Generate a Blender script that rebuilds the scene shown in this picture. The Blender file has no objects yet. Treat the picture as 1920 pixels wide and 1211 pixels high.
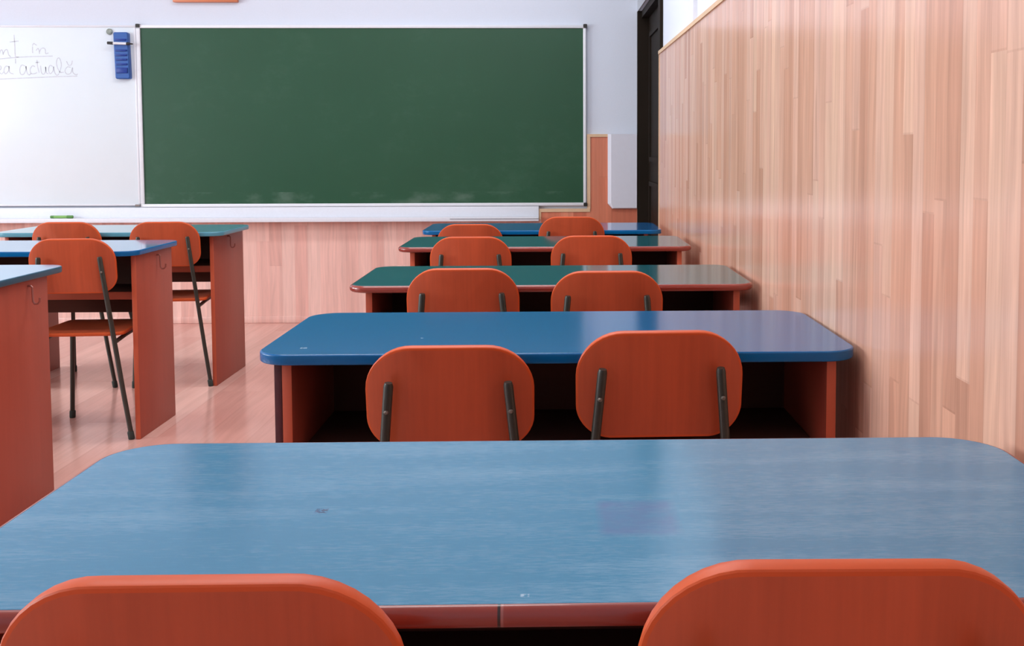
import bpy, bmesh, math, random
from mathutils import Vector, Matrix
R = math.radians
random.seed(7)
scene = bpy.context.scene
C = scene.collection

# ---------------------------------------------------------------- camera
FPX = 1968.0
cam_d = bpy.data.cameras.new('camera')
cam = bpy.data.objects.new('camera', cam_d)
C.objects.link(cam)
cam_d.sensor_width = 36.0
cam_d.lens = FPX / 1920.0 * 36.0
cam_d.shift_x = (960 - 1087.6) / 1920.0
cam_d.shift_y = -(605.5 - 401.7) / 1920.0
cam_d.clip_start = 0.02
cam.matrix_world = (Matrix.Translation((0, 0, 1.1598)) @ Matrix.Rotation(-0.0233, 4, 'Z')
                    @ Matrix.Rotation(math.pi / 2 - 0.0617, 4, 'X') @ Matrix.Rotation(-0.0023, 4, 'Z'))
scene.camera = cam

# ---------------------------------------------------------------- world, light, exposure
world = bpy.data.worlds.new('sky'); scene.world = world
world.use_nodes = True
bg = world.node_tree.nodes['Background']
bg.inputs[0].default_value = (0.80, 0.90, 1.0, 1)
bg.inputs[1].default_value = 1.6
scene.view_settings.view_transform = 'Standard'
scene.view_settings.look = 'None'
scene.view_settings.gamma = 1.0
scene.view_settings.use_curve_mapping = False
scene.view_settings.exposure = -0.08
scene.cycles.use_denoising = True
scene.cycles.max_bounces = 10
scene.cycles.diffuse_bounces = 6
scene.cycles.glossy_bounces = 5
scene.cycles.sample_clamp_indirect = 6.0

WALL_L = -6.8; WALL_R = 0.60; FRONT = 7.074; BACK = -3.0; CEIL = 3.5
WINDOWS = [(-1.6, 0.4), (0.9, 2.9), (3.4, 5.4)]      # Y spans of the windows in the left wall
SILL, HEAD = 0.95, 2.95
for (a, b), power in zip(WINDOWS, (40, 235, 135)):
    ld = bpy.data.lights.new('daylight', 'AREA'); ld.shape = 'RECTANGLE'
    ld.size = HEAD - SILL; ld.size_y = b - a
    ld.energy = power; ld.color = (0.87, 0.97, 1.0)
    lo = bpy.data.objects.new('daylight', ld); C.objects.link(lo)
    lo.location = (WALL_L - 0.30, (a + b) / 2, (SILL + HEAD) / 2)
    lo.rotation_euler = (0, R(-90), 0)               # faces +X, into the room

FILL_LAMPS = [(-0.9, 2.4), (-0.5, 4.8)]                   # fill lamps added above the desks to even out the light
for (a, b) in FILL_LAMPS:
    ld = bpy.data.lights.new('lamp_light', 'AREA'); ld.shape = 'RECTANGLE'
    ld.size = 1.9; ld.size_y = 0.5; ld.energy = 50; ld.color = (0.95, 0.98, 1.0)
    lo = bpy.data.objects.new('lamp_light', ld); C.objects.link(lo)
    lo.location = (a, b, CEIL - 0.115)

# ---------------------------------------------------------------- colour and node helpers
def lin(r, g, b):
    def f(c):
        c /= 255.0
        return c / 12.92 if c <= 0.04045 else ((c + 0.055) / 1.055) ** 2.4
    return (f(r), f(g), f(b), 1)

class NT:
    def __init__(s, name):
        s.m = bpy.data.materials.new(name); s.m.use_nodes = True
        s.t = s.m.node_tree; s.b = s.t.nodes['Principled BSDF']
    def n(s, kind, ins=None, **kw):
        nd = s.t.nodes.new(kind)
        for k, v in kw.items(): setattr(nd, k, v)
        for k, v in (ins or {}).items(): s.put(nd.inputs[k], v)
        return nd
    def put(s, sock, v):
        if isinstance(v, bpy.types.NodeSocket): s.t.links.new(v, sock)
        else: sock.default_value = v
    def math(s, op, a, b=0.0, c=None):
        ins = {0: a, 1: b}
        if c is not None: ins[2] = c
        return s.n('ShaderNodeMath', ins, operation=op).outputs[0]
    def xyz(s):
        tc = s.n('ShaderNodeTexCoord')
        sp = s.n('ShaderNodeSeparateXYZ', {0: tc.outputs['Object']})
        return sp.outputs[0], sp.outputs[1], sp.outputs[2]
    def vec(s, x, y, z):
        return s.n('ShaderNodeCombineXYZ', {0: x, 1: y, 2: z}).outputs[0]
    def noise(s, v, scale=1.0, detail=3.0, rough=0.55):
        return s.n('ShaderNodeTexNoise', {'Vector': v, 'Scale': scale, 'Detail': detail, 'Roughness': rough}).outputs[0]
    def ramp(s, fac, stops):
        r = s.n('ShaderNodeValToRGB', {0: fac})
        e = r.color_ramp.elements
        while len(e) < len(stops): e.new(0.5)
        for i, (p, c) in enumerate(stops):
            e[i].position = p; e[i].color = c
        return r.outputs[0]
    def mix(s, fac, a, b, mode='MIX'):
        nd = s.n('ShaderNodeMix', data_type='RGBA', blend_type=mode)
        s.put(nd.inputs[0], fac); s.put(nd.inputs[6], a); s.put(nd.inputs[7], b)
        return nd.outputs[2]
    def done(s, col, rough=0.5, spec=0.5, metal=0.0, bump=None, bstr=0.1, bdist=0.002, coat=0.0, crough=0.06):
        s.put(s.b.inputs['Base Color'], col); s.put(s.b.inputs['Roughness'], rough)
        s.b.inputs['Specular IOR Level'].default_value = spec
        s.b.inputs['Metallic'].default_value = metal
        s.b.inputs['Coat Weight'].default_value = coat
        s.b.inputs['Coat Roughness'].default_value = crough
        if bump is not None:
            bn = s.n('ShaderNodeBump', {'Height': bump, 'Strength': bstr, 'Distance': bdist})
            s.put(s.b.inputs['Normal'], bn.outputs[0])
        return s.m

def band(t, v, centre, half, soft):
    """1 inside |v-centre|<half, 0 outside, soft border"""
    d = t.math('ABSOLUTE', t.math('SUBTRACT', v, centre))
    k = t.math('DIVIDE', t.math('SUBTRACT', half + soft, d), soft)
    return t.math('MINIMUM', t.math('MAXIMUM', k, 0.0), 1.0)

def plain(name, col, rough=0.5, spec=0.5, metal=0.0, var=0.06, scale=30, coat=0.0, bstr=0.0):
    t = NT(name); x, y, z = t.xyz()
    n = t.noise(t.vec(x, y, z), scale, 3)
    dark = tuple(c * (1 - var * 2) for c in col[:3]) + (1,)
    c = t.mix(n, dark, tuple(min(1, q * (1 + var)) for q in col[:3]) + (1,))
    return t.done(c, rough, spec, metal, n if bstr else None, bstr, 0.001, coat)

def strips(name, ui, vi, width, length, stops, rough=0.35, spec=0.5, grain=0.5, knots=0.25, joint=0.12, coat=0.0):
    """laminate printed as narrow wooden strips; ui/vi: axis across and along the strips"""
    t = NT(name); ax = t.xyz(); u, v = ax[ui], ax[vi]
    uu = t.math('DIVIDE', t.math('ADD', u, 40.0), width)
    i = t.math('FLOOR', uu)
    r1 = t.n('ShaderNodeTexWhiteNoise', {'W': i}, noise_dimensions='1D').outputs[0]
    vv = t.math('ADD', t.math('DIVIDE', v, length), t.math('MULTIPLY', r1, 9.0))
    p = t.math('FLOOR', vv)
    r2 = t.n('ShaderNodeTexWhiteNoise', {'Vector': t.vec(i, p, 0.0)}, noise_dimensions='3D').outputs[0]
    base = t.ramp(r2, stops)
    seed = t.math('MULTIPLY', r2, 37.0)
    wob = t.math('MULTIPLY', t.noise(t.vec(t.math('MULTIPLY', u, 6.0), t.math('MULTIPLY', v, 2.0), seed), 1, 2), 0.05)
    uw = t.math('ADD', u, wob)
    g1 = t.noise(t.vec(t.math('MULTIPLY', uw, 70.0), t.math('MULTIPLY', v, 2.2), seed), 1.0, 4, 0.6)
    g2 = t.noise(t.vec(t.math('MULTIPLY', uw, 26.0), t.math('MULTIPLY', v, 1.7), t.math('ADD', seed, 9.0)), 1.0, 3, 0.6)
    gr = t.math('MULTIPLY_ADD', t.math('SUBTRACT', g1, 0.5), grain * 1.1, t.math('MULTIPLY', t.math('SUBTRACT', g2, 0.5), grain))
    br = t.math('ADD', gr, 1.0)
    col = t.mix(1.0, base, t.n('ShaderNodeCombineColor', {0: br, 1: br, 2: br}).outputs[0], 'MULTIPLY')
    fine = t.n('ShaderNodeTexWhiteNoise', {'W': t.math('FLOOR', t.math('MULTIPLY', uu, 3.0))}, noise_dimensions='1D').outputs[0]
    fb = t.math('MULTIPLY_ADD', t.math('SUBTRACT', fine, 0.5), 0.10, 1.0)
    col = t.mix(1.0, col, t.n('ShaderNodeCombineColor', {0: fb, 1: fb, 2: fb}).outputs[0], 'MULTIPLY')
    st = t.ramp(g2, [(0.60, (0, 0, 0, 1)), (0.75, (1, 1, 1, 1))])
    col = t.mix(t.math('MULTIPLY', st, knots), col, tuple(c * 0.62 for c in stops[0][1][:3]) + (1,))
    fu = t.math('FRACT', uu); fv = t.math('FRACT', vv)
    ju = t.math('LESS_THAN', fu, 0.035); jv = t.math('LESS_THAN', fv, 0.004)
    col = t.mix(t.math('MULTIPLY', t.math('MAXIMUM', ju, jv), joint), col, (0.12, 0.05, 0.03, 1))
    return t.done(col, rough, spec, 0, coat=coat)

def grained(name, col, vi=2, rough=0.35, spec=0.5, amt=0.30, ui=0, coat=0.0):
    """plain veneer with fine straight grain along axis vi"""
    t = NT(name); ax = t.xyz(); a, b = ax[vi], ax[ui]; c3 = ax[3 - vi - ui]
    oi = t.n('ShaderNodeObjectInfo').outputs['Random']
    sd = t.math('MULTIPLY_ADD', oi, 20.0, t.math('MULTIPLY', c3, 3.0))
    n1 = t.noise(t.vec(t.math('MULTIPLY', b, 90.0), t.math('MULTIPLY', a, 4.0), sd), 1, 4, 0.6)
    n2 = t.noise(t.vec(t.math('MULTIPLY', b, 14.0), t.math('MULTIPLY', a, 1.6), sd), 1, 2, 0.5)
    f = t.math('MULTIPLY_ADD', t.math('SUBTRACT', n1, 0.5), amt, t.math('MULTIPLY', t.math('SUBTRACT', n2, 0.5), amt * 1.2))
    br = t.math('ADD', f, 1.0)
    c = t.mix(1.0, col, t.n('ShaderNodeCombineColor', {0: br, 1: br, 2: br}).outputs[0], 'MULTIPLY')
    return t.done(c, rough, spec, 0, n1, 0.03, 0.001, coat)

def desktop_mat(name, col, worn=0.0, rough=0.3, coat=0.0, marks=(), smudge=None, ink=None, wear_col=(150, 185, 205)):
    """coloured laminate table top, streaked with wear along the desk's length"""
    t = NT(name); x, y, z = t.xyz()
    s1 = t.noise(t.vec(t.math('MULTIPLY', x, 45.0), t.math('MULTIPLY', y, 260.0), 0.0), 1, 5, 0.7)
    s2 = t.noise(t.vec(t.math('MULTIPLY', x, 2.0), t.math('MULTIPLY', y, 14.0), 3.0), 1, 3, 0.6)
    s3 = t.noise(t.vec(x, y, 0.0), 900, 2, 0.6)
    f = t.math('MULTIPLY_ADD', t.math('SUBTRACT', s1, 0.5), 0.22, t.math('MULTIPLY', t.math('SUBTRACT', s3, 0.5), 0.30))
    br = t.math('ADD', f, 1.0)
    c = t.mix(1.0, col, t.n('ShaderNodeCombineColor', {0: br, 1: br, 2: br}).outputs[0], 'MULTIPLY')
    if worn:
        w = t.ramp(t.math('MULTIPLY_ADD', s2, 0.55, t.math('MULTIPLY', s1, 0.5)), [(0.50, (0, 0, 0, 1)), (0.72, (1, 1, 1, 1))])
        c = t.mix(t.math('MULTIPLY', w, worn), c, lin(*wear_col))
    if smudge:
        sx, sy, hx, hy, sc = smudge
        m = t.math('MULTIPLY', band(t, x, sx, hx, 0.012), band(t, y, sy, hy, 0.015))
        nn = t.noise(t.vec(x, y, 0.0), 30, 3)
        c = t.mix(t.math('MULTIPLY', m, t.math('MULTIPLY', nn, 0.9)), c, lin(*sc))
    for (mx, my, hx, hy, mc) in marks:
        m = t.math('MULTIPLY', band(t, x, mx, hx, 0.0015), band(t, y, my, hy, 0.002))
        nn = t.ramp(t.noise(t.vec(x, y, 0.0), 260, 2), [(0.42, (0, 0, 0, 1)), (0.52, (1, 1, 1, 1))])
        c = t.mix(t.math('MULTIPLY', m, nn), c, lin(*mc))
    rr = t.math('MULTIPLY_ADD', s1, rough * 0.4, rough * 0.8)
    return t.done(c, rr, 0.5, coat=coat)

# ---------------------------------------------------------------- mesh helpers
def obj(name, bm, mats, parent=None, smooth=True, angle=35):
    bmesh.ops.recalc_face_normals(bm, faces=bm.faces[:])
    me = bpy.data.meshes.new(name); bm.to_mesh(me); bm.free()
    for m in (mats if isinstance(mats, (list, tuple)) else [mats]): me.materials.append(m)
    if smooth:
        me.polygons.foreach_set('use_smooth', [True] * len(me.polygons))
        try: me.set_sharp_from_angle(angle=R(angle))
        except Exception: pass
    o = bpy.data.objects.new(name, me); C.objects.link(o)
    if parent: o.parent = parent
    return o

def box(bm, x0, x1, y0, y1, z0, z1, bev=0.0, seg=2, mi=0):
    vs = [bm.verts.new(p) for p in ((x0, y0, z0), (x1, y0, z0), (x1, y1, z0), (x0, y1, z0), (x0, y0, z1), (x1, y0, z1), (x1, y1, z1), (x0, y1, z1))]
    fs = [bm.faces.new([vs[i] for i in q]) for q in ((3, 2, 1, 0), (4, 5, 6, 7), (0, 1, 5, 4), (1, 2, 6, 5), (2, 3, 7, 6), (3, 0, 4, 7))]
    for f in fs: f.material_index = mi
    if bev:
        es = list({e for f in fs for e in f.edges})
        r = bmesh.ops.bevel(bm, geom=es, offset=bev, segments=seg, affect='EDGES', profile=0.5)
        for f in r['faces']: f.material_index = mi
    return vs

def boxes(name, lst, mats, parent=None, bev=0.003):
    bm = bmesh.new()
    for q in lst: box(bm, *q, bev=bev)
    return obj(name, bm, mats, parent)

def tube(bm, pts, r, n=12, cap=True, mi=0):
    pts = [Vector(p) for p in pts]; rings = []
    ref = Vector((0, 1, 0.13)).normalized()
    for i, p in enumerate(pts):
        d = (pts[min(i + 1, len(pts) - 1)] - pts[max(i - 1, 0)]).normalized()
        a = d.cross(ref)
        if a.length < 1e-3: a = d.cross(Vector((1, 0, 0)))
        a.normalize(); b = d.cross(a)
        rr = r[i] if isinstance(r, (list, tuple)) else r
        rings.append([bm.verts.new(p + (a * math.cos(2 * math.pi * k / n) + b * math.sin(2 * math.pi * k / n)) * rr) for k in range(n)])
    for A, B in zip(rings, rings[1:]):
        for k in range(n):
            bm.faces.new((A[k], A[(k + 1) % n], B[(k + 1) % n], B[k])).material_index = mi
    if cap:
        bm.faces.new(rings[0][::-1]).material_index = mi; bm.faces.new(rings[-1]).material_index = mi

def rrect(x0, x1, y0, y1, rad, n=10):
    """rounded rectangle outline, counter-clockwise; rad = one radius or four (bl, br, tr, tl)"""
    rs = rad if isinstance(rad, (list, tuple)) else [rad] * 4
    out = []
    for (cx, cy, a0), r_ in zip((((x0, y0, 180)), ((x1, y0, 270)), ((x1, y1, 0)), ((x0, y1, 90))), rs):
        ox = cx + (r_ if cx == x0 else -r_); oy = cy + (r_ if cy == y0 else -r_)
        for k in range(n + 1):
            a = R(a0 + 90.0 * k / n); out.append((ox + r_ * math.cos(a), oy + r_ * math.sin(a)))
    return out

def offset(out, d):
    n = len(out); res = []
    for i in range(n):
        p, q = Vector(out[i - 1]), Vector(out[(i + 1) % n]); t = (q - p)
        if t.length < 1e-9: res.append(out[i]); continue
        t.normalize(); res.append((out[i][0] + t.y * d, out[i][1] - t.x * d))
    return res

def loft(bm, rings, closed_profile=False, cap0=False, cap1=False, mi=0):
    R_ = [[bm.verts.new(p) for p in ring] for ring in rings]
    n = len(R_[0]); pairs = list(zip(R_, R_[1:])) + ([(R_[-1], R_[0])] if closed_profile else [])
    for A, B in pairs:
        for k in range(n):
            bm.faces.new((A[k], A[(k + 1) % n], B[(k + 1) % n], B[k])).material_index = mi
    if cap0: bm.faces.new(R_[0][::-1]).material_index = mi
    if cap1: bm.faces.new(R_[-1]).material_index = mi
    return R_

def thing(name, label, cat, loc=(0, 0, 0), rz=0.0, group=None):
    o = bpy.data.objects.new(name, None); C.objects.link(o)
    o.empty_display_size = 0.1
    o.location = loc; o.rotation_euler = (0, 0, rz)
    return tag(o, label, cat, group)

def tag(o, label, cat, group=None):
    o['label'] = label; o['category'] = cat
    if group: o['group'] = group
    return o

def struct(o):
    o['kind'] = 'structure'; return o

# ---------------------------------------------------------------- materials
M = {}
M['paint'] = plain('wall_paint', lin(213, 219, 231), 0.75, 0.3, var=0.02, scale=120, bstr=0.03)
M['ceiling'] = plain('ceiling_paint', lin(238, 238, 240), 0.9, 0.2, var=0.01)
WOODS = [(0.0, lin(194, 144, 122)), (0.35, lin(210, 161, 137)), (0.7, lin(216, 172, 152)), (1.0, lin(222, 180, 156))]
M['wall_wood'] = strips('wall_laminate', 1, 2, 0.052, 0.85, WOODS, rough=0.19, grain=0.55, knots=0.50)
WOODF = [(0.0, lin(222, 172, 160)), (0.5, lin(229, 184, 172)), (1.0, lin(236, 196, 184))]
M['front_wood'] = strips('front_laminate', 0, 2, 0.085, 1.3, WOODF, rough=0.30, grain=0.38, knots=0.40, joint=0.05)
M['corner_wood'] = strips('corner_laminate', 0, 2, 0.085, 1.3, [(0.0, lin(188, 104, 80)), (0.5, lin(204, 120, 92)), (1.0, lin(212, 136, 108))], rough=0.35, grain=0.35, knots=0.3)
M['floor'] = strips('floor_laminate', 0, 1, 0.19, 1.25, [(0.0, lin(200, 148, 136)), (0.5, lin(210, 160, 147)), (1.0, lin(222, 178, 164))], rough=0.17, grain=0.25, knots=0.12, joint=0.07)
M['trim_pale'] = grained('pale_pine_trim', lin(214, 180, 146), 1, 0.4, 0.4, 0.15, 0)
M['door_dark'] = grained('dark_stained_wood', lin(34, 27, 21), 2, 0.6, 0.08, 0.3, 1)
M['lintel_grey'] = plain('grey_door_head', lin(178, 182, 188), 0.5)
M['white_enamel'] = plain('white_board_face', lin(226, 237, 243), 0.3, 0.5, var=0.01, scale=8)
M['white_frame'] = plain('white_metal_frame', lin(226, 228, 234), 0.4, 0.5, var=0.03)
M['white_ledge'] = plain('white_painted_ledge', lin(226, 229, 237), 0.45, 0.4, var=0.03, scale=60)
M['black_plastic'] = plain('black_plastic', lin(44, 42, 40), 0.45, 0.4)
M['steel'] = plain('grey_steel', lin(150, 146, 142), 0.35, 0.5, metal=0.8)
M['tube'] = plain('dark_green_enamel_tube', lin(50, 52, 46), 0.38, 0.5, var=0.05)
M['rubber'] = plain('rubber_foot', lin(58, 66, 62), 0.7, 0.3)
M['hook'] = plain('painted_hook', lin(150, 92, 82), 0.35, 0.5, metal=0.3)
M['screw'] = plain('screw_head', lin(120, 115, 106), 0.5, 0.4, metal=0.4)
M['chair_face'] = grained('cherry_veneer', lin(184, 82, 50), 2, 0.36, 0.4, 0.34, 0)
M['chair_seat'] = grained('cherry_veneer_seat', lin(184, 82, 50), 1, 0.36, 0.4, 0.34, 0)
M['chair_edge'] = grained('lacquered_ply_edge', lin(200, 84, 40), 0, 0.42, 0.3, 0.22, 1)
M['desk_panel'] = grained('cherry_panel', lin(160, 74, 56), 2, 0.42, 0.4, 0.16, 1)
M['desk_panel_edge'] = grained('cherry_panel_edge', lin(190, 88, 58), 2, 0.4, 0.4, 0.2, 0)
M['dark_panel'] = grained('dark_brown_board', lin(92, 58, 48), 0, 0.6, 0.2, 0.2, 2)  # dark brown with the shade of the desk cavity put into its colour
M['shelf'] = grained('cherry_shelf', lin(164, 74, 50), 0, 0.45, 0.4, 0.2, 1)
M['purple_strip'] = plain('chipped_purple_edge', lin(84, 34, 38), 0.4, 0.4, var=0.2, scale=60)

# chalk board: dusty green
t = NT('green_board'); x, y, z = t.xyz()
d1 = t.noise(t.vec(x, y, z), 1.6, 4, 0.6); d2 = t.noise(t.vec(t.math('MULTIPLY', x, 9.0), 0.0, t.math('MULTIPLY', z, 14.0)), 1, 5, 0.65)
c = t.mix(d1, lin(24, 70, 45), lin(31, 80, 54))
sm = t.ramp(t.math('MULTIPLY', d1, d2), [(0.27, (0, 0, 0, 1)), (0.42, (1, 1, 1, 1))])
c = t.mix(t.math('MULTIPLY', sm, 0.035), c, lin(150, 170, 158))
sp = t.ramp(t.noise(t.vec(x, y, z), 42, 2), [(0.77, (0, 0, 0, 1)), (0.80, (1, 1, 1, 1))])
c = t.mix(t.math('MULTIPLY', sp, 0.0), c, lin(190, 200, 195))
low = t.math('MULTIPLY', t.math('LESS_THAN', z, 0.10), t.ramp(t.noise(t.vec(t.math('MULTIPLY', x, 5.0), 0.0, t.math('MULTIPLY', z, 9.0)), 1, 4), [(0.5, (0, 0, 0, 1)), (0.7, (1, 1, 1, 1))]))
c = t.mix(t.math('MULTIPLY', low, 0.10), c, lin(190, 205, 195))
M['green_board'] = t.done(c, 0.42, 0.45)

# ---------------------------------------------------------------- the room
def right_x(Y):                                        # face of the panelling; the wall runs very slightly askew
    return 0.5752 - 0.0106 * (Y - 5.984)

bm = bmesh.new(); box(bm, WALL_L - 0.2, 1.0, BACK - 0.2, FRONT + 0.2, -0.1, 0.0)
struct(obj('floor', bm, M['floor'], smooth=False))
bm = bmesh.new(); box(bm, WALL_L - 0.2, 1.0, BACK - 0.2, FRONT + 0.2, CEIL, CEIL + 0.1)
struct(obj('ceiling', bm, M['ceiling'], smooth=False))
bm = bmesh.new(); box(bm, WALL_L - 0.2, 1.0, FRONT, FRONT + 0.2, 0, CEIL)
struct(obj('wall_front', bm, M['paint'], smooth=False))
bm = bmesh.new(); box(bm, WALL_L - 0.2, 1.0, BACK - 0.2, BACK, 0, CEIL)
struct(obj('wall_back', bm, M['paint'], smooth=False))
# left wall with window openings
bm = bmesh.new()
box(bm, WALL_L - 0.2, WALL_L, BACK, FRONT, 0, SILL); box(bm, WALL_L - 0.2, WALL_L, BACK, FRONT, HEAD, CEIL)
ys = [BACK] + [v for w in WINDOWS for v in w] + [FRONT]
for k in range(0, len(ys), 2): box(bm, WALL_L - 0.2, WALL_L, ys[k], ys[k + 1], SILL, HEAD)
struct(obj('wall_left', bm, M['paint'], smooth=False))
for k, (a, b) in enumerate(WINDOWS):
    bm = bmesh.new(); X0, X1 = WALL_L - 0.14, WALL_L - 0.08
    for q in ((a, b, SILL, SILL + .07), (a, b, HEAD - .07, HEAD), (a, a + .07, SILL + .07, HEAD - .07), (b - .07, b, SILL + .07, HEAD - .07),
              ((a + b) / 2 - .05, (a + b) / 2 + .05, SILL + .07, HEAD - .07)):
        box(bm, X0, X1, *q, bev=0.004)
    struct(obj('window_%d' % (k + 1), bm, M['white_frame']))

# right wall: painted wall behind, laminate wainscot in front, door at the far corner
def slab(bm, y0, y1, z0, z1, d0, d1, n=1, bev=0.0):
    """a box following the right wall; d0..d1 = depth behind (+) or before (-) the panelling face"""
    vs = box(bm, 0, 1, y0, y1, z0, z1)
    for v in vs:
        v.co.x = right_x(v.co.y) + (d0 if v.co.x < 0.5 else d1)
DY0 = 5.845                                            # near edge of the door opening's casing
bm = bmesh.new()
slab(bm, BACK, DY0 + 0.10, 0, CEIL, 0.022, 0.25); slab(bm, DY0 + 0.10, FRONT, 2.077, CEIL, 0.0, 0.25)
struct(obj('wall_right', bm, M['paint'], smooth=False))
bm = bmesh.new(); slab(bm, BACK, DY0 - 0.012, 0.0, 1.684, 0.0, 0.0218)
struct(obj('trim_1', bm, M['wall_wood'], smooth=False))           # the wainscot itself
bm = bmesh.new(); slab(bm, BACK, DY0, 1.684, 1.702, -0.006, 0.0218); slab(bm, DY0 - 0.012, DY0, 0, 1.684, -0.003, 0.0218)
struct(obj('trim_2', bm, M['trim_pale'], smooth=False))           # pale capping of the wainscot
bm = bmesh.new(); slab(bm, 4.545, 4.66, 1.702, CEIL, 0.004, 0.0225)
struct(obj('trim_3', bm, M['white_frame'], smooth=False))         # boxed-in cable duct
# door
bm = bmesh.new()
slab(bm, DY0 + 0.001, DY0 + 0.10, 0, 2.16, 0.004, 0.0215); slab(bm, DY0 + 0.1, DY0 + 0.135, 0, 2.076, 0.008, 0.20)
slab(bm, FRONT - 0.05, FRONT - 0.001, 0, 2.076, -0.0145, 0.20); slab(bm, DY0 + 0.135, FRONT - 0.05, 2.03, 2.076, 0.012, 0.20)
door = struct(obj('door_1', bm, M['door_dark'], smooth=False))
bm = bmesh.new(); slab(bm, DY0 + 0.135, FRONT - 0.05, 0.005, 2.03, 0.06, 0.10)
for (z0, z1) in ((0.18, 0.95), (1.08, 1.92)):
    for (y0, y1) in ((DY0 + .24, DY0 + .27), (FRONT - .20, FRONT - .17)): slab(bm, y0, y1, z0, z1, 0.048, 0.06)
    for zz in (z0, z1 - .03): slab(bm, DY0 + .27, FRONT - .20, zz, zz + .03, 0.048, 0.06)
obj('leaf', bm, M['door_dark'], door, smooth=False)
bm = bmesh.new(); slab(bm, DY0 + .1, FRONT - .001, 2.152, 2.56, -0.010, -0.0005); obj('transom', bm, M['door_dark'], door, smooth=False)
bm = bmesh.new(); slab(bm, DY0 + 0.1, FRONT - 0.001, 2.078, 2.150, -0.012, -0.0002)
struct(obj('trim_4', bm, M['lintel_grey'], smooth=False))         # grey head strip over the door
# front wainscot (steps up to the right of the board), pale trim strips, skirting
WF = FRONT - 0.02
bm = bmesh.new()
XR = right_x(FRONT) - 0.001
box(bm, WALL_L, -0.098, WF, FRONT, 0, 0.70); box(bm, -0.098, 0.232, WF, FRONT, 0, 0.748, mi=1); box(bm, 0.232, XR, WF, FRONT, 0, 1.245, mi=1)
struct(obj('trim_5', bm, [M['front_wood'], M['corner_wood']], smooth=False))
bm = bmesh.new()
for q in ((-0.098, 0.232, .740, .762), (0.212, 0.234, .762, 1.262), (0.234, 0.352, 1.243, 1.262), (-0.112, -0.098, .69, .762)):
    box(bm, q[0], q[1], WF - 0.006, FRONT, q[2], q[3])
struct(obj('trim_6', bm, M['trim_pale'], smooth=False))
bm = bmesh.new(); box(bm, WALL_L, XR, WF - 0.012, WF, 0, 0.045, bev=0.004)
struct(obj('baseboard_front', bm, M['front_wood']))

# ---------------------------------------------------------------- front wall furnishings
# chalkboard
cb = thing('chalkboard', 'wide dark green chalkboard with thin white metal frame on the front wall', 'chalkboard', (-1.27, FRONT, 0.78))
def rel(o, x0, x1, y0, y1, z0, z1): return (x0 - o.location.x, x1 - o.location.x, y0 - o.location.y, y1 - o.location.y, z0 - o.location.z, z1 - o.location.z)
BX0, BX1, BZ0, BZ1 = -2.762, 0.207, 0.782, 1.986
bm = bmesh.new(); box(bm, BX0 + .005, BX1 - .005, FRONT - .020, FRONT - .001, BZ0 + .005, BZ1 - .005)
for v in bm.verts: v.co -= Vector(cb.location)
o = obj('writing_surface', bm, M['green_board'], cb, smooth=False)
o.location = (0, 0, 0)
boxes('frame', [rel(cb, BX0, BX1, FRONT - .030, FRONT - .001, BZ1 - .021, BZ1), rel(cb, BX0, BX1, FRONT - .030, FRONT - .001, BZ0, BZ0 + .021),
                rel(cb, BX0, BX0 + .026, FRONT - .0305, FRONT - .001, BZ0 + .021, BZ1 - .021), rel(cb, BX1 - .020, BX1, FRONT - .0305, FRONT - .001, BZ0 + .021, BZ1 - .021)], M['white_frame'], cb, 0.004)
for (cx, cz) in ((BX0 + .0135, BZ1 - .006), (BX1 - .006, BZ1 - .006), (BX1 - .006, BZ0 + .008)):
    bm = bmesh.new()
    lo = rrect(cx - .013 - cb.location.x, cx + .013 - cb.location.x, cz - .012 - cb.location.z, cz + .012 - cb.location.z, .006, 4)
    loft(bm, [[(p[0], -.036, p[1]) for p in lo], [(p[0], -.004, p[1]) for p in lo]], cap0=True, cap1=True)
    obj('corner_cap', bm, M['black_plastic'], cb)
# whiteboard
wb = thing('whiteboard', 'white board with faint handwriting left of the green chalkboard', 'whiteboard', (-3.8, FRONT, 0.79))
WX0, WX1, WZ0, WZ1 = -4.85, -2.764, 0.792, 1.984
boxes('writing_surface', [rel(wb, WX0 + .01, WX1 - .01, FRONT - .022, FRONT - .001, WZ0 + .006, WZ1 - .006)], M['white_enamel'], wb, 0.001)
boxes('frame', [rel(wb, WX0, WX1, FRONT - .027, FRONT - .001, WZ1 - .014, WZ1), rel(wb, WX0, WX1, FRONT - .027, FRONT - .001, WZ0, WZ0 + .012),
                rel(wb, WX0, WX0 + .014, FRONT - .0275, FRONT - .001, WZ0 + .012, WZ1 - .014), rel(wb, WX1 - .014, WX1, FRONT - .0275, FRONT - .001, WZ0 + .012, WZ1 - .014)], M['white_frame'], wb, 0.004)
bm = bmesh.new(); tube(bm, [(WX1 - .03 - wb.location.x, -.034, .004), (WX1 + .0 - wb.location.x, -.034, .004)], 0.008, 10)
obj('corner_clip', bm, M['steel'], wb)
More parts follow.
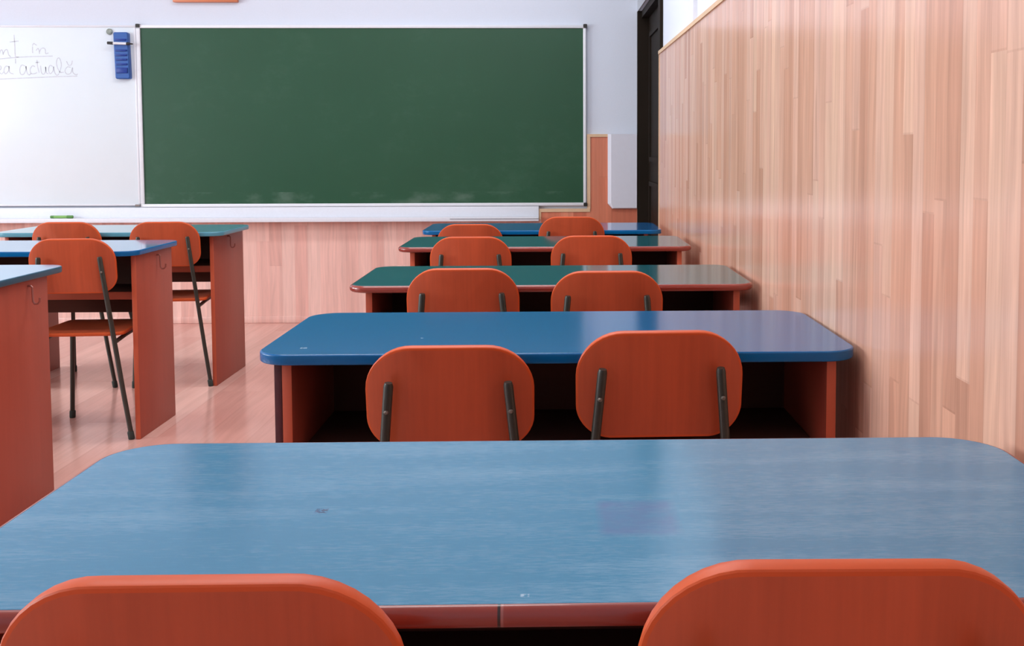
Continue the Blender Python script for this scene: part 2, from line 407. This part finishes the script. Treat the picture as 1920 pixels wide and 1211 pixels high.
STROKES = [[(-70, 480), (-50, 560)], [(-60, 540), (-20, 480), (10, 480), (30, 585)], [(30, 560), (60, 480), (90, 472), (110, 565)], [(110, 540), (150, 472), (190, 466), (215, 560), (255, 607)],
    [(335, 170), (340, 380), (342, 560), (360, 604), (410, 605)], [(245, 312), (330, 300), (420, 292)], [(345, 640), (346, 690), (345, 735)],
    [(690, 400), (688, 470), (690, 530)], [(688, 385), (715, 340), (740, 355), (775, 378)], [(755, 480), (795, 440), (815, 470), (825, 545)], [(825, 500), (860, 442), (920, 435), (942, 480), (945, 540), (1000, 527)],
    [(-80, 656), (250, 625), (600, 602), (1080, 590)],
    [(15, 880), (55, 840), (50, 788), (22, 800), (14, 890), (60, 942), (110, 900)], [(205, 800), (150, 790), (112, 870), (140, 940), (200, 880), (215, 790), (225, 910), (300, 945)],
    [(530, 785), (465, 768), (425, 850), (440, 945), (500, 945), (545, 860), (548, 790), (560, 900), (600, 962), (645, 930)], [(725, 800), (675, 782), (628, 850), (642, 928), (700, 940), (765, 915)],
    [(768, 665), (778, 800), (805, 920)], [(735, 718), (815, 712)], [(835, 780), (848, 910), (890, 950), (930, 890), (934, 800), (945, 915), (985, 940)],
    [(1075, 795), (1020, 775), (990, 860), (1018, 938), (1075, 885), (1090, 800), (1105, 900), (1150, 970), (1192, 940)],
    [(1200, 925), (1245, 770), (1218, 640), (1172, 640), (1152, 740), (1188, 870), (1230, 912), (1290, 908)],
    [(1425, 812), (1360, 806), (1315, 880), (1350, 945), (1425, 925), (1463, 820), (1470, 915), (1530, 962), (1560, 942)], [(1350, 690), (1388, 768), (1440, 762), (1466, 680)],
    [(-80, 1049), (700, 1016), (1150, 996), (1555, 985)]]
def smooth_line(pts, k=8):
    if len(pts) < 3: return [Vector(p) for p in pts]
    P = [Vector(p) for p in pts]; P = [2 * P[0] - P[1]] + P + [2 * P[-1] - P[-2]]; out = []
    for i in range(1, len(P) - 2):
        for j in range(k):
            s = j / k
            out.append(0.5 * ((2 * P[i]) + (P[i + 1] - P[i - 1]) * s + (2 * P[i - 1] - 5 * P[i] + 4 * P[i + 1] - P[i + 2]) * s * s + (3 * P[i] - P[i - 1] - 3 * P[i + 1] + P[i + 2]) * s ** 3))
    return out + [P[-2]]
bm = bmesh.new()
for st in STROKES:
    L = [Vector((-3.6693 + 0.000331 * p.x, 1.9769 - 0.0003308 * p.y)) for p in smooth_line(st)]
    A, B = [], []
    for i, p in enumerate(L):
        d = (L[min(i + 1, len(L) - 1)] - L[max(i - 1, 0)]).normalized(); n = Vector((-d.y, d.x)) * 0.0026
        for lst, q in ((A, p + n), (B, p - n)): lst.append(bm.verts.new((q.x - wb.location.x, -0.0226, q.y - wb.location.z)))
    for i in range(len(L) - 1): bm.faces.new((A[i], A[i + 1], B[i + 1], B[i]))
hw = obj('handwriting', bm, plain('faded_marker_ink', lin(208, 213, 223), 0.5, 0.2, var=0.15, scale=60), wb, smooth=False)
hw['label'] = 'faint grey underlined handwriting'
# ledge below both boards
lg = thing('board_ledge', 'long white ledge below the whiteboard and chalkboard', 'ledge', (-2.5, FRONT, 0.688))
LX0, LX1 = -4.95, -0.113
boxes('back_plate', [rel(lg, LX0, LX1, FRONT - .034, FRONT - .0205, .690, .780)], M['white_ledge'], lg, 0.002)
boxes('shelf', [rel(lg, LX0, LX1, FRONT - .12, FRONT - .035, .690, .712)], M['white_ledge'], lg, 0.003)
boxes('front_lip', [rel(lg, LX0, LX1 + .001, FRONT - .128, FRONT - .1205, .686, .714)], M['white_ledge'], lg, 0.002)
bm = bmesh.new(); box(bm, -.70 - lg.location.x, LX1 - lg.location.x, -.1286, -.1279, .0125, .0155)
obj('crack', bm, M['black_plastic'], lg, smooth=False)
# eraser and pen on the whiteboard
YB = FRONT - .0232
er = thing('board_eraser', 'blue ribbed board eraser stuck upright on the whiteboard beside the chalkboard', 'eraser', (-2.848, YB, 1.63))
bm = bmesh.new()
lo = rrect(-.048, .048, 0.0, .305, .012, 5); li = offset(lo, -.006)
loft(bm, [[(p[0], 0, p[1]) for p in lo], [(p[0], -.030, p[1]) for p in lo], [(p[0], -.036, p[1]) for p in li]], cap0=True, cap1=True)
for v in bm.verts: v.co.x += 0.007 * -1 * (v.co.z - .15) / .3 + 0.0
ebody = obj('body', bm, plain('blue_plastic', lin(36, 88, 164), 0.38, 0.5, var=0.06), er)
for zz in (.055, .095, .125, .155, .185, .255):
    bm = bmesh.new()
    s = -0.007 * (zz - .15) / .3
    box(bm, -.036 + s, .036 + s, -.0425, -.0355, zz - (.018 if zz == .055 else .006), zz + (.018 if zz == .055 else .006), bev=.003)
    obj('rib', bm, plain('dark_blue_plastic', lin(22, 56, 140), 0.4, 0.4), er)
mk = thing('marker_pen', 'black and white marker pen across the blue eraser on the whiteboard', 'marker', (-2.848, YB - .052, 1.859))
bm = bmesh.new(); tube(bm, [(-.045, 0, .002), (.042, 0, -.001)], .0085, 12); obj('barrel', bm, M['white_frame'], mk)
bm = bmesh.new(); tube(bm, [(-.083, 0, .004), (-.081, 0, .004), (-.045, 0, .002)], [.006, .0095, .0098], 12); obj('cap', bm, M['black_plastic'], mk)
bm = bmesh.new(); tube(bm, [(.042, 0, -.001), (.060, 0, -.002), (.064, 0, -.002), (.084, 0, -.003)], [.0095, .0095, .006, .0035], 12); obj('end_plug', bm, M['black_plastic'], mk)
mg = bmesh.new()
def disc(bm, cx, cz, y0, y1, r_, n=24):
    a = [(cx + r_ * math.cos(2 * math.pi * k / n), cz + r_ * math.sin(2 * math.pi * k / n)) for k in range(n)]
    b = [(cx + (q[0] - cx) * .8, cz + (q[1] - cz) * .8) for q in a]
    loft(bm, [[(p[0], y0, p[1]) for p in a], [(p[0], y1 + .003, p[1]) for p in a], [(p[0], y1, p[1]) for p in b]], cap0=True, cap1=True)
disc(mg, 0, 0, 0, -.012, .020)
mo = obj('board_magnet', mg, plain('grey_green_magnet', lin(150, 160, 150), 0.35, 0.5, var=0.4, scale=60))
mo.location = (-2.934, YB, 1.941); tag(mo, 'small round grey magnet on the whiteboard left of the blue eraser', 'magnet')
gm = thing('marker_pen', 'green marker pen lying on the white board ledge', 'marker', (-3.262, FRONT - .075, .7225))
G1 = plain('green_ink_plastic', lin(128, 176, 92), 0.4); G2 = plain('dark_green_plastic', lin(84, 136, 62), 0.4)
bm = bmesh.new(); tube(bm, [(-.05, 0, 0), (.035, 0, 0)], .0095, 12); obj('barrel', bm, G1, gm)
bm = bmesh.new(); tube(bm, [(.035, 0, 0), (.072, 0, 0), (.074, 0, 0)], [.0105, .0105, .008], 12); obj('cap', bm, G2, gm)
bm = bmesh.new(); tube(bm, [(-.074, 0, 0), (-.072, 0, 0), (-.05, 0, 0)], [.007, .0095, .0098], 12); obj('end_plug', bm, G2, gm)
# white plate beside the door with a clipped corner
bm = bmesh.new()
px0, px1, pz0, pz1 = 0.351, 0.5475, 0.761, 1.262
ol = [(px0, pz1), (px0, pz0 + .035), (px0 + .03, pz0), (px1, pz0), (px1, pz1)]
il = [(px0 + .022, pz1 - .002), (px0 + .022, pz0 + .038), (px0 + .036, pz0 + .006), (px1 - .002, pz0 + .006), (px1 - .002, pz1 - .002)]
cx_, cz_ = (px0 + px1) / 2, pz0
loft(bm, [[(p[0] - cx_, 0, p[1] - cz_) for p in ol], [(p[0] - cx_, -.014, p[1] - cz_) for p in ol], [(p[0] - cx_, -.026, p[1] - cz_) for p in il]], cap0=True, cap1=True)
pl = obj('wall_plate', bm, plain('grey_white_plate', lin(212, 212, 222), 0.5, 0.4, var=0.02), smooth=False)
pl.location = (cx_, WF - .0005, cz_); tag(pl, 'pale grey plate with clipped corner on the front wall beside the dark door', 'plate')
# wooden picture high above the chalkboard, only its bottom edge shows
pf = thing('picture_frame', 'wooden frame hanging above the chalkboard, only its lower edge in view', 'picture frame', (-2.303, FRONT, 2.134))
PW, PH = .212, .63
boxes('frame', [(-PW, PW, -.035, -.001, 0, .045), (-PW, PW, -.035, -.001, PH - .045, PH), (-PW, -PW + .045, -.0355, -.001, .045, PH - .045), (PW - .045, PW, -.0355, -.001, .045, PH - .045)], grained('orange_frame_wood', lin(205, 122, 86), 0, .4, .4, .25, 2), pf, 0.004)
boxes('panel', [(-PW + .04, PW - .04, -.022, -.002, .04, PH - .04)], plain('dark_print', lin(70, 60, 62), 0.5, var=.2, scale=8), pf, 0.001)
# wooden notice board on the right wall, resting above the panelling
nb = thing('notice_board', 'orange wooden board above the panelling on the right wall', 'notice board', (right_x(2.6) + .0215, 2.55, 1.704))
bm = bmesh.new()
NY0, NY1 = -1.25, 1.18
for q in ((NY0, NY1, .0, .05), (NY0, NY1, .95, 1.0), (NY0, NY0 + .05, .05, .95), (NY1 - .05, NY1, .05, .95)): box(bm, -.032, -.008, *q, bev=.004)
obj('frame', bm, grained('orange_board_frame', lin(208, 120, 80), 1, .4, .4, .25, 2), nb)
bm = bmesh.new(); box(bm, -.018, -.007, NY0 + .04, NY1 - .04, .04, .96)
obj('panel', bm, plain('brown_cork', lin(170, 104, 80), 0.8, .3, var=.2, scale=80), nb, smooth=False)
nb.rotation_euler = (0, 0, math.atan(0.0106))

# made-up housings and tubes for the added fill lamps, above the frame
for k, (a, b) in enumerate(FILL_LAMPS):
    cl = thing('ceiling_lamp', ['white fluorescent ceiling lamp over the second and third desk rows', 'white fluorescent ceiling lamp over the farthest desk rows'][k], 'ceiling lamp', (a, b, CEIL), 0, 'ceiling lamps over the desks')
    boxes('housing', [(-1.0, 1.0, -.28, .28, -.05, -.001)], M['white_frame'], cl, .006)
    bm = bmesh.new()
    for q in (-.13, .13): tube(bm, [(-.94, q, -.075), (.94, q, -.075)], .018, 12)
    obj('tube', bm, M['white_frame'], cl)

# ---------------------------------------------------------------- desks
def make_desk(name, label, group, X0, Y0, W, D, ht, rz, top_mat, edge_mat, bull, hooks=False, strip=False, panel_d=(.035, .45), over=(.05, .042), rad=.06, sz=0.0):
    o = thing(name, label, 'desk', (X0 + W / 2, Y0 + D / 2, 0), rz, group)
    hx, hy = W / 2, D / 2; th = .021
    out = rrect(-hx, hx, -hy, hy, rad, 12)
    e = .0025 if not bull else .008
    inn = offset(out, -e)
    bm = bmesh.new()
    i2 = offset(inn, -.0008)
    loft(bm, [[(p[0], p[1], ht - th) for p in inn], [(p[0], p[1], ht - .0006) for p in inn], [(p[0], p[1], ht) for p in i2]], cap0=True, cap1=True)
    top = obj('desktop', bm, top_mat, o, angle=30)
    bm = bmesh.new(); prof = []
    if bull:
        for k in range(11):
            a = R(90 - 18 * k); prof.append((-e + (e + .0005) * math.cos(a), ht - th / 2 + (th / 2 - .0002) * math.sin(a)))
    else:
        r_ = .0035
        for k in range(5): a = R(90 - 22.5 * k); prof.append((-r_ + r_ * math.cos(a), ht - r_ + r_ * math.sin(a) - .0003))
        for k in range(5): a = R(-22.5 * k); prof.append((-r_ + r_ * math.cos(a), ht - th + r_ + r_ * math.sin(a)))
    rings = [[(p[0], p[1], z_) for p in offset(out, d)] for d, z_ in prof]
    rings = [[(p[0], p[1], prof[0][1]) for p in inn]] + rings + [[(p[0], p[1], prof[-1][1]) for p in inn]]
    loft(bm, rings, closed_profile=True)
    obj('edge_band', bm, edge_mat, o, angle=60)
    zt = ht - th - .0005
    for s in (-1, 1):
        xo = -hx + over[0] if s < 0 else hx - over[1]
        a, b = (xo, xo + .019) if s < 0 else (xo - .019, xo)
        bm = bmesh.new(); box(bm, a, b, -hy + panel_d[0] + .001, -hy + panel_d[1], 0, zt, bev=.0015)
        pnl = obj('side_panel', bm, M['desk_panel'], o)
        bm = bmesh.new(); box(bm, a, b, -hy + panel_d[0] - .001, -hy + panel_d[0] + .001, 0.001, zt - .0005, bev=.0007)
        obj('edge_strip', bm, M['desk_panel_edge'], pnl)
        if strip and s < 0:
            bm = bmesh.new(); box(bm, a - .016, a - .0002, -hy + panel_d[0], -hy + panel_d[1], 0, zt - .001, bev=.002)
            q = obj('cover_strip', bm, M['purple_strip'], pnl); q['label'] = 'chipped dark purple strip'
        if hooks and s > 0:
            bm = bmesh.new()
            yc = -hy + panel_d[0] + .22; zc = zt - .02
            tube(bm, [(b, yc, zc), (b + .010, yc, zc), (b + .014, yc, zc - .004), (b + .015, yc, zc - .05), (b + .020, yc, zc - .058), (b + .030, yc, zc - .058), (b + .036, yc, zc - .050), (b + .037, yc, zc - .038)], .0035, 8)
            h = obj('bag_hook', bm, M['hook'], pnl)
    xa, xb = -hx + over[0] + .0195, hx - over[1] - .0195
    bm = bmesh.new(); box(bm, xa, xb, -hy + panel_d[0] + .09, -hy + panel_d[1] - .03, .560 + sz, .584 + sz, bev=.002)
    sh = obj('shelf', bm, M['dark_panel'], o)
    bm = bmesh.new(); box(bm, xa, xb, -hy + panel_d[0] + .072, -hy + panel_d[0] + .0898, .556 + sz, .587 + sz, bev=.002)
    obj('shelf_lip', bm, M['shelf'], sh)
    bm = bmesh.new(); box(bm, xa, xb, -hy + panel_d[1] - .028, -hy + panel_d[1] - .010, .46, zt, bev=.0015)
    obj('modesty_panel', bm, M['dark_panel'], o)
    return o

def edge_mat(name, col, rough=.3, coat=.3, seam=None, chip=None, spec=.5):
    t = NT(name); x, y, z = t.xyz()
    n = t.noise(t.vec(t.math('MULTIPLY', x, 8.0), t.math('MULTIPLY', y, 8.0), t.math('MULTIPLY', z, 120.0)), 1, 4)
    c = t.mix(n, tuple(q * .78 for q in col[:3]) + (1,), tuple(min(1, q * 1.12) for q in col[:3]) + (1,))
    if seam is not None:
        front = t.math('LESS_THAN', y, -.2)
        c = t.mix(t.math('MULTIPLY', front, band(t, x, seam, .0010, .0006)), c, (.02, .008, .006, 1))
        c = t.mix(t.math('MULTIPLY', t.math('MULTIPLY', front, .18), band(t, x, seam + .0028, .0008, .0006)), c, (.7, .5, .45, 1))  # pale line beside the seam: a highlight painted into the colour
    if chip is not None:
        m = t.math('MULTIPLY', t.math('GREATER_THAN', z, chip[1]), band(t, x, chip[0], .007, .003))
        c = t.mix(t.math('MULTIPLY', m, t.math('LESS_THAN', y, -.2)), c, (.015, .01, .01, 1))
    return t.done(c, rough, spec, coat=coat)

BLUE = lin(4, 94, 146); TEAL = lin(20, 88, 98)
E_BLUE = edge_mat('blue_edge_band', lin(0, 96, 156), rough=.22, coat=0.0, spec=.3); E_RED = edge_mat('red_edge_band', lin(140, 52, 40), rough=.2)
E_TEAL = edge_mat('teal_edge_band', lin(36, 84, 104), coat=.05)
E_RED1 = edge_mat('red_edge_band_seamed', lin(140, 52, 40), seam=-.052, chip=(.062, .763))
H0 = .7604
T1 = desktop_mat('worn_blue_top', lin(44, 122, 158), worn=.34, rough=.17, smudge=(.087, -.045, .035, .045, (76, 98, 146)),
                 marks=((-.262, -.015, .006, .006, (24, 60, 100)), (-.03, -.243, .003, .002, (150, 185, 205))))
T2 = desktop_mat('bright_blue_top', BLUE, worn=0.0, rough=.15, marks=((-.515, -.195, .006, .004, (170, 195, 210)), (-.29, -.09, .002, .003, (150, 180, 205))))
T3 = desktop_mat('teal_top', TEAL, worn=.05, rough=.11, marks=((.21, .1, .01, .01, (20, 50, 60)), (.42, .05, .01, .006, (20, 50, 60))))
T4 = desktop_mat('teal_top_plain', TEAL, worn=.05, rough=.10)
T5 = desktop_mat('blue_top_far', lin(8, 84, 136), rough=.12)
TL = desktop_mat('light_blue_top', lin(70, 140, 182), worn=.1, rough=.10, coat=.2)
TL3 = desktop_mat('pale_teal_top', lin(96, 160, 176), worn=.1, rough=.10, coat=.2)
E_TEAL3 = edge_mat('pale_teal_edge_band', lin(84, 148, 168), coat=.05)
GR = 'school desks in the row by the right wall'
XL = -0.595
make_desk('school_desk', 'nearest desk, with worn light blue top and rounded dark red edge', GR, XL - .0039, .8954, 1.2, .5357, H0, -.0003, T1, E_RED1, True, rad=.085, sz=-.04)
make_desk('school_desk', 'second desk of the right row, bright blue top and flat blue edge', GR, XL, 2.0411, 1.2, .5357, H0, .0005, T2, E_BLUE, False, strip=True, rad=.07, sz=-.04)
make_desk('school_desk', 'third desk of the right row, larger of the two teal tops with red edges', GR, XL - .017, 3.0558, 1.2, .5357, H0 + .0027, .0044, T3, E_RED, True)
make_desk('school_desk', 'fourth desk of the right row, smaller-looking teal top with red edge', GR, XL - .0478, 4.2308, 1.2, .5357, H0 + .0062, 0, T4, E_RED, True)
make_desk('school_desk', 'farthest desk of the right row, dark blue top right by the door', GR, XL - .0727, 5.208, 1.2, .5357, H0 - .0023, 0, T5, E_BLUE, False, over=(.05, .07))
GL = 'school desks in the left row'
LW = 1.10
make_desk('school_desk', 'left row desk nearest the camera, cut off at the left edge of the picture', GL, -1.69 - LW, 3.14, LW, .53, .765, 0, TL, E_TEAL, False, hooks=True, panel_d=(.05, .40), over=(.04, .015), rad=.07)
make_desk('school_desk', 'middle desk of the left row, blue edge, one orange chair tucked in front', GL, -1.655 - LW, 4.14, LW, .53, .765, 0, TL, E_BLUE, False, hooks=True, panel_d=(.06, .45), over=(.04, .017), rad=.07)
make_desk('school_desk', 'farthest left row desk, pale blue top below the whiteboard, two chairs before it', GL, -1.62 - LW, 5.095, LW, .53, .765, 0, TL3, E_TEAL3, False, hooks=True, panel_d=(.06, .54), over=(.04, .053), rad=.07)

# ---------------------------------------------------------------- chairs
def shell(outline, centre, surf, th, mats, parent, name, edge_r):
    """plate of thickness th over a curved surface; surf(u, w) -> (point, normal); rounded edge in its own material"""
    bm = bmesh.new(); cu, cw = centre
    def ring(sc, inset, off):
        pts = offset(outline, -inset) if inset else outline
        res = []
        for (u, w) in pts:
            uu, ww = cu + (u - cu) * sc, cw + (w - cw) * sc
            p, n = surf(uu, ww); res.append(p + n * off)
        return res
    h = th / 2; rs = []; tags = []
    for sc in (.12, .35, .6, .82): rs.append(ring(sc, edge_r, h)); tags.append(0)
    for k in range(9):
        a = R(90 - 22.5 * k)
        ca, sa = abs(math.cos(a)), math.sin(a)
        rs.append(ring(1.0, edge_r * (1 - ca ** .55), h * math.copysign(abs(sa) ** .55, sa))); tags.append(1)
    for sc in (.82, .6, .35, .12): rs.append(ring(sc, edge_r, -h)); tags.append(2)
    V = [[bm.verts.new(p) for p in r_] for r_ in rs]; n = len(V[0])
    for j in range(len(V) - 1):
        mi = 1 if tags[j] == 1 and tags[j + 1] == 1 else 0
        for k in range(n): bm.faces.new((V[j][k], V[j][(k + 1) % n], V[j + 1][(k + 1) % n], V[j + 1][k])).material_index = mi
    bm.faces.new(V[0]); bm.faces.new(V[-1])
    return obj(name, bm, mats, parent, angle=28)

BW, BH = .327, .218
def back_surf(u, w):                                   # u across, w up from the lower edge (z .603)
    z = .603 + w; y = -.1965 - (z - .603) * .135 + .020 * (u / (BW / 2)) ** 2
    n = Vector((-2 * .020 * u / (BW / 2) ** 2, 1, .135)).normalized()
    return Vector((u, y, z)), n
def seat_surf(u, w):                                   # w from rear (-) to front (+)
    z = .437 - .012 * math.exp(-((w - .02) / .11) ** 2) * (1 - (u / .2) ** 2) + .06 * max(0, -.13 - w) * 0 - 1.2 * max(0, w - .15) ** 2 * 2
    return Vector((u, w, z)), Vector((0, 0, 1))

def make_chair(name, label, group):
    o = thing(name, label, 'chair', (0, 0, 0), 0, group)
    out = rrect(-BW / 2, BW / 2, 0, BH, (.066, .066, .090, .090), 10)
    out = [(u * (1 - .020 * ((w - .11) / .11) ** 2), w) for u, w in out]
    shell(out, (0, BH / 2), back_surf, .019, [M['chair_face'], M['chair_edge']], o, 'backrest', .006)
    so = rrect(-.175, .175, -.185, .205, (.05, .05, .075, .075), 8)
    so = [(u * (1 - .10 * (w + .185) / .39), w) for u, w in so]
    shell(so, (0, 0.0), seat_surf, .014, [M['chair_seat'], M['chair_edge']], o, 'seat', .007)
    for s in (-1, 1):
        top = Vector((s * .114, -.2375, .750)); foot = Vector((s * .182, -.135, .0))
        mid = lambda z: foot.lerp(top, z / .750)
        bm = bmesh.new(); tube(bm, [foot + Vector((0, 0, .012)), mid(.2), mid(.45), mid(.743), top], [.0095, .0095, .0095, .0095, .0075], 12)
        leg = obj('leg', bm, M['tube'], o)
        bm = bmesh.new(); tube(bm, [foot, foot + Vector((0, 0, .004)), mid(.03), mid(.034)], [.011, .0125, .0125, .0105], 12)
        obj('foot_cap', bm, M['rubber'], leg)
        for zz in (.690, .630):
            p = mid(zz); bm = bmesh.new(); tube(bm, [p + Vector((0, -.0085, 0)), p + Vector((0, -.0125, -.001))], [.0048, .0030], 8)
            if zz == .690: obj('screw', bm, M['screw'], leg)
            else: bm.free()
        # front leg, its bend under the seat and the rail back to the rear leg
        j = mid(.405)
        ff = Vector((s * .188, .245, .0)); fm = lambda z: ff.lerp(Vector((s * .135, .135, .42)), z / .42)
        bm = bmesh.new(); tube(bm, [ff + Vector((0, 0, .012)), fm(.2), fm(.38), fm(.405)], .0095, 12)
        leg = obj('leg', bm, M['tube'], o)
        bm = bmesh.new(); tube(bm, [ff, ff + Vector((0, 0, .004)), fm(.03), fm(.034)], [.011, .0125, .0125, .0105], 12)
        obj('foot_cap', bm, M['rubber'], leg)
        bm = bmesh.new(); tube(bm, [j + Vector((0, .004, 0)), Vector((s * .145, -.06, .4145)), Vector((s * .137, .10, .4145)), fm(.40)], .0085, 10)
        obj('seat_rail', bm, M['tube'], o)
    bm = bmesh.new(); tube(bm, [(-.135, .11, .4125), (.135, .11, .4125)], .0075, 10); obj('cross_bar', bm, M['tube'], o)
    return o

def copy_tree(o, parent=None):
    c = o.copy(); C.objects.link(c)
    if parent: c.parent = parent
    for ch in o.children: copy_tree(ch, c)
    return c

CR = 'wooden school chairs in the right row'; CL = 'wooden school chairs in the left row'
PLACES = [  # back centre x, back top y, rz (deg), z scale, label, group
    (-.284, .800, 0, 1.008, 'front left chair at the bottom of the picture, before the nearest desk', CR),
    (.228, .800, -1, 1.016, 'front right chair at the bottom of the picture, before the nearest desk', CR),
    (-.207, 2.005, .5, .953, 'left chair before the bright blue desk, lower than its neighbour', CR),
    (.203, 2.005, 1.5, .985, 'right chair before the bright blue desk, slightly taller than its neighbour', CR),
    (-.271, 3.025, 0, .995, 'left chair between the bright blue desk and the larger teal desk', CR),
    (.149, 3.025, 0, .983, 'right chair between the bright blue desk and the larger teal desk', CR),
    (-.343, 4.20, 0, .988, 'left chair behind the larger teal desk, before the fourth desk', CR),
    (.144, 4.20, 0, .991, 'right chair behind the larger teal desk, before the fourth desk', CR),
    (-.424, 5.18, 0, .965, 'left chair at the farthest right row desk, mostly hidden, low top', CR),
    (.079, 5.18, 0, 1.008, 'right chair at the farthest right row desk, below the ledge end', CR),
    (-1.885, 4.10, 4, .997, 'orange chair with dark legs in full view at the middle left row desk', CL),
    (-1.877, 5.05, 4, .997, 'chair at the farthest left row desk nearer the aisle, below the chalkboard corner', CL),
    (-2.345, 5.05, 0, .998, 'chair at the farthest left row desk below the green marker', CL),
]
proto = None
for (cx, cy, rz, sz, label, group) in PLACES:
    if proto is None: proto = make_chair('school_chair', label, group); o = proto
    else: o = copy_tree(proto)
    a = R(rz); lx, ly = 0.0, -.226
    o.location = (cx - (lx * math.cos(a) - ly * math.sin(a)), cy - (lx * math.sin(a) + ly * math.cos(a)), 0)
    o.rotation_euler = (0, 0, a); o.scale = (1, 1, sz)
    o['label'] = label; o['group'] = group
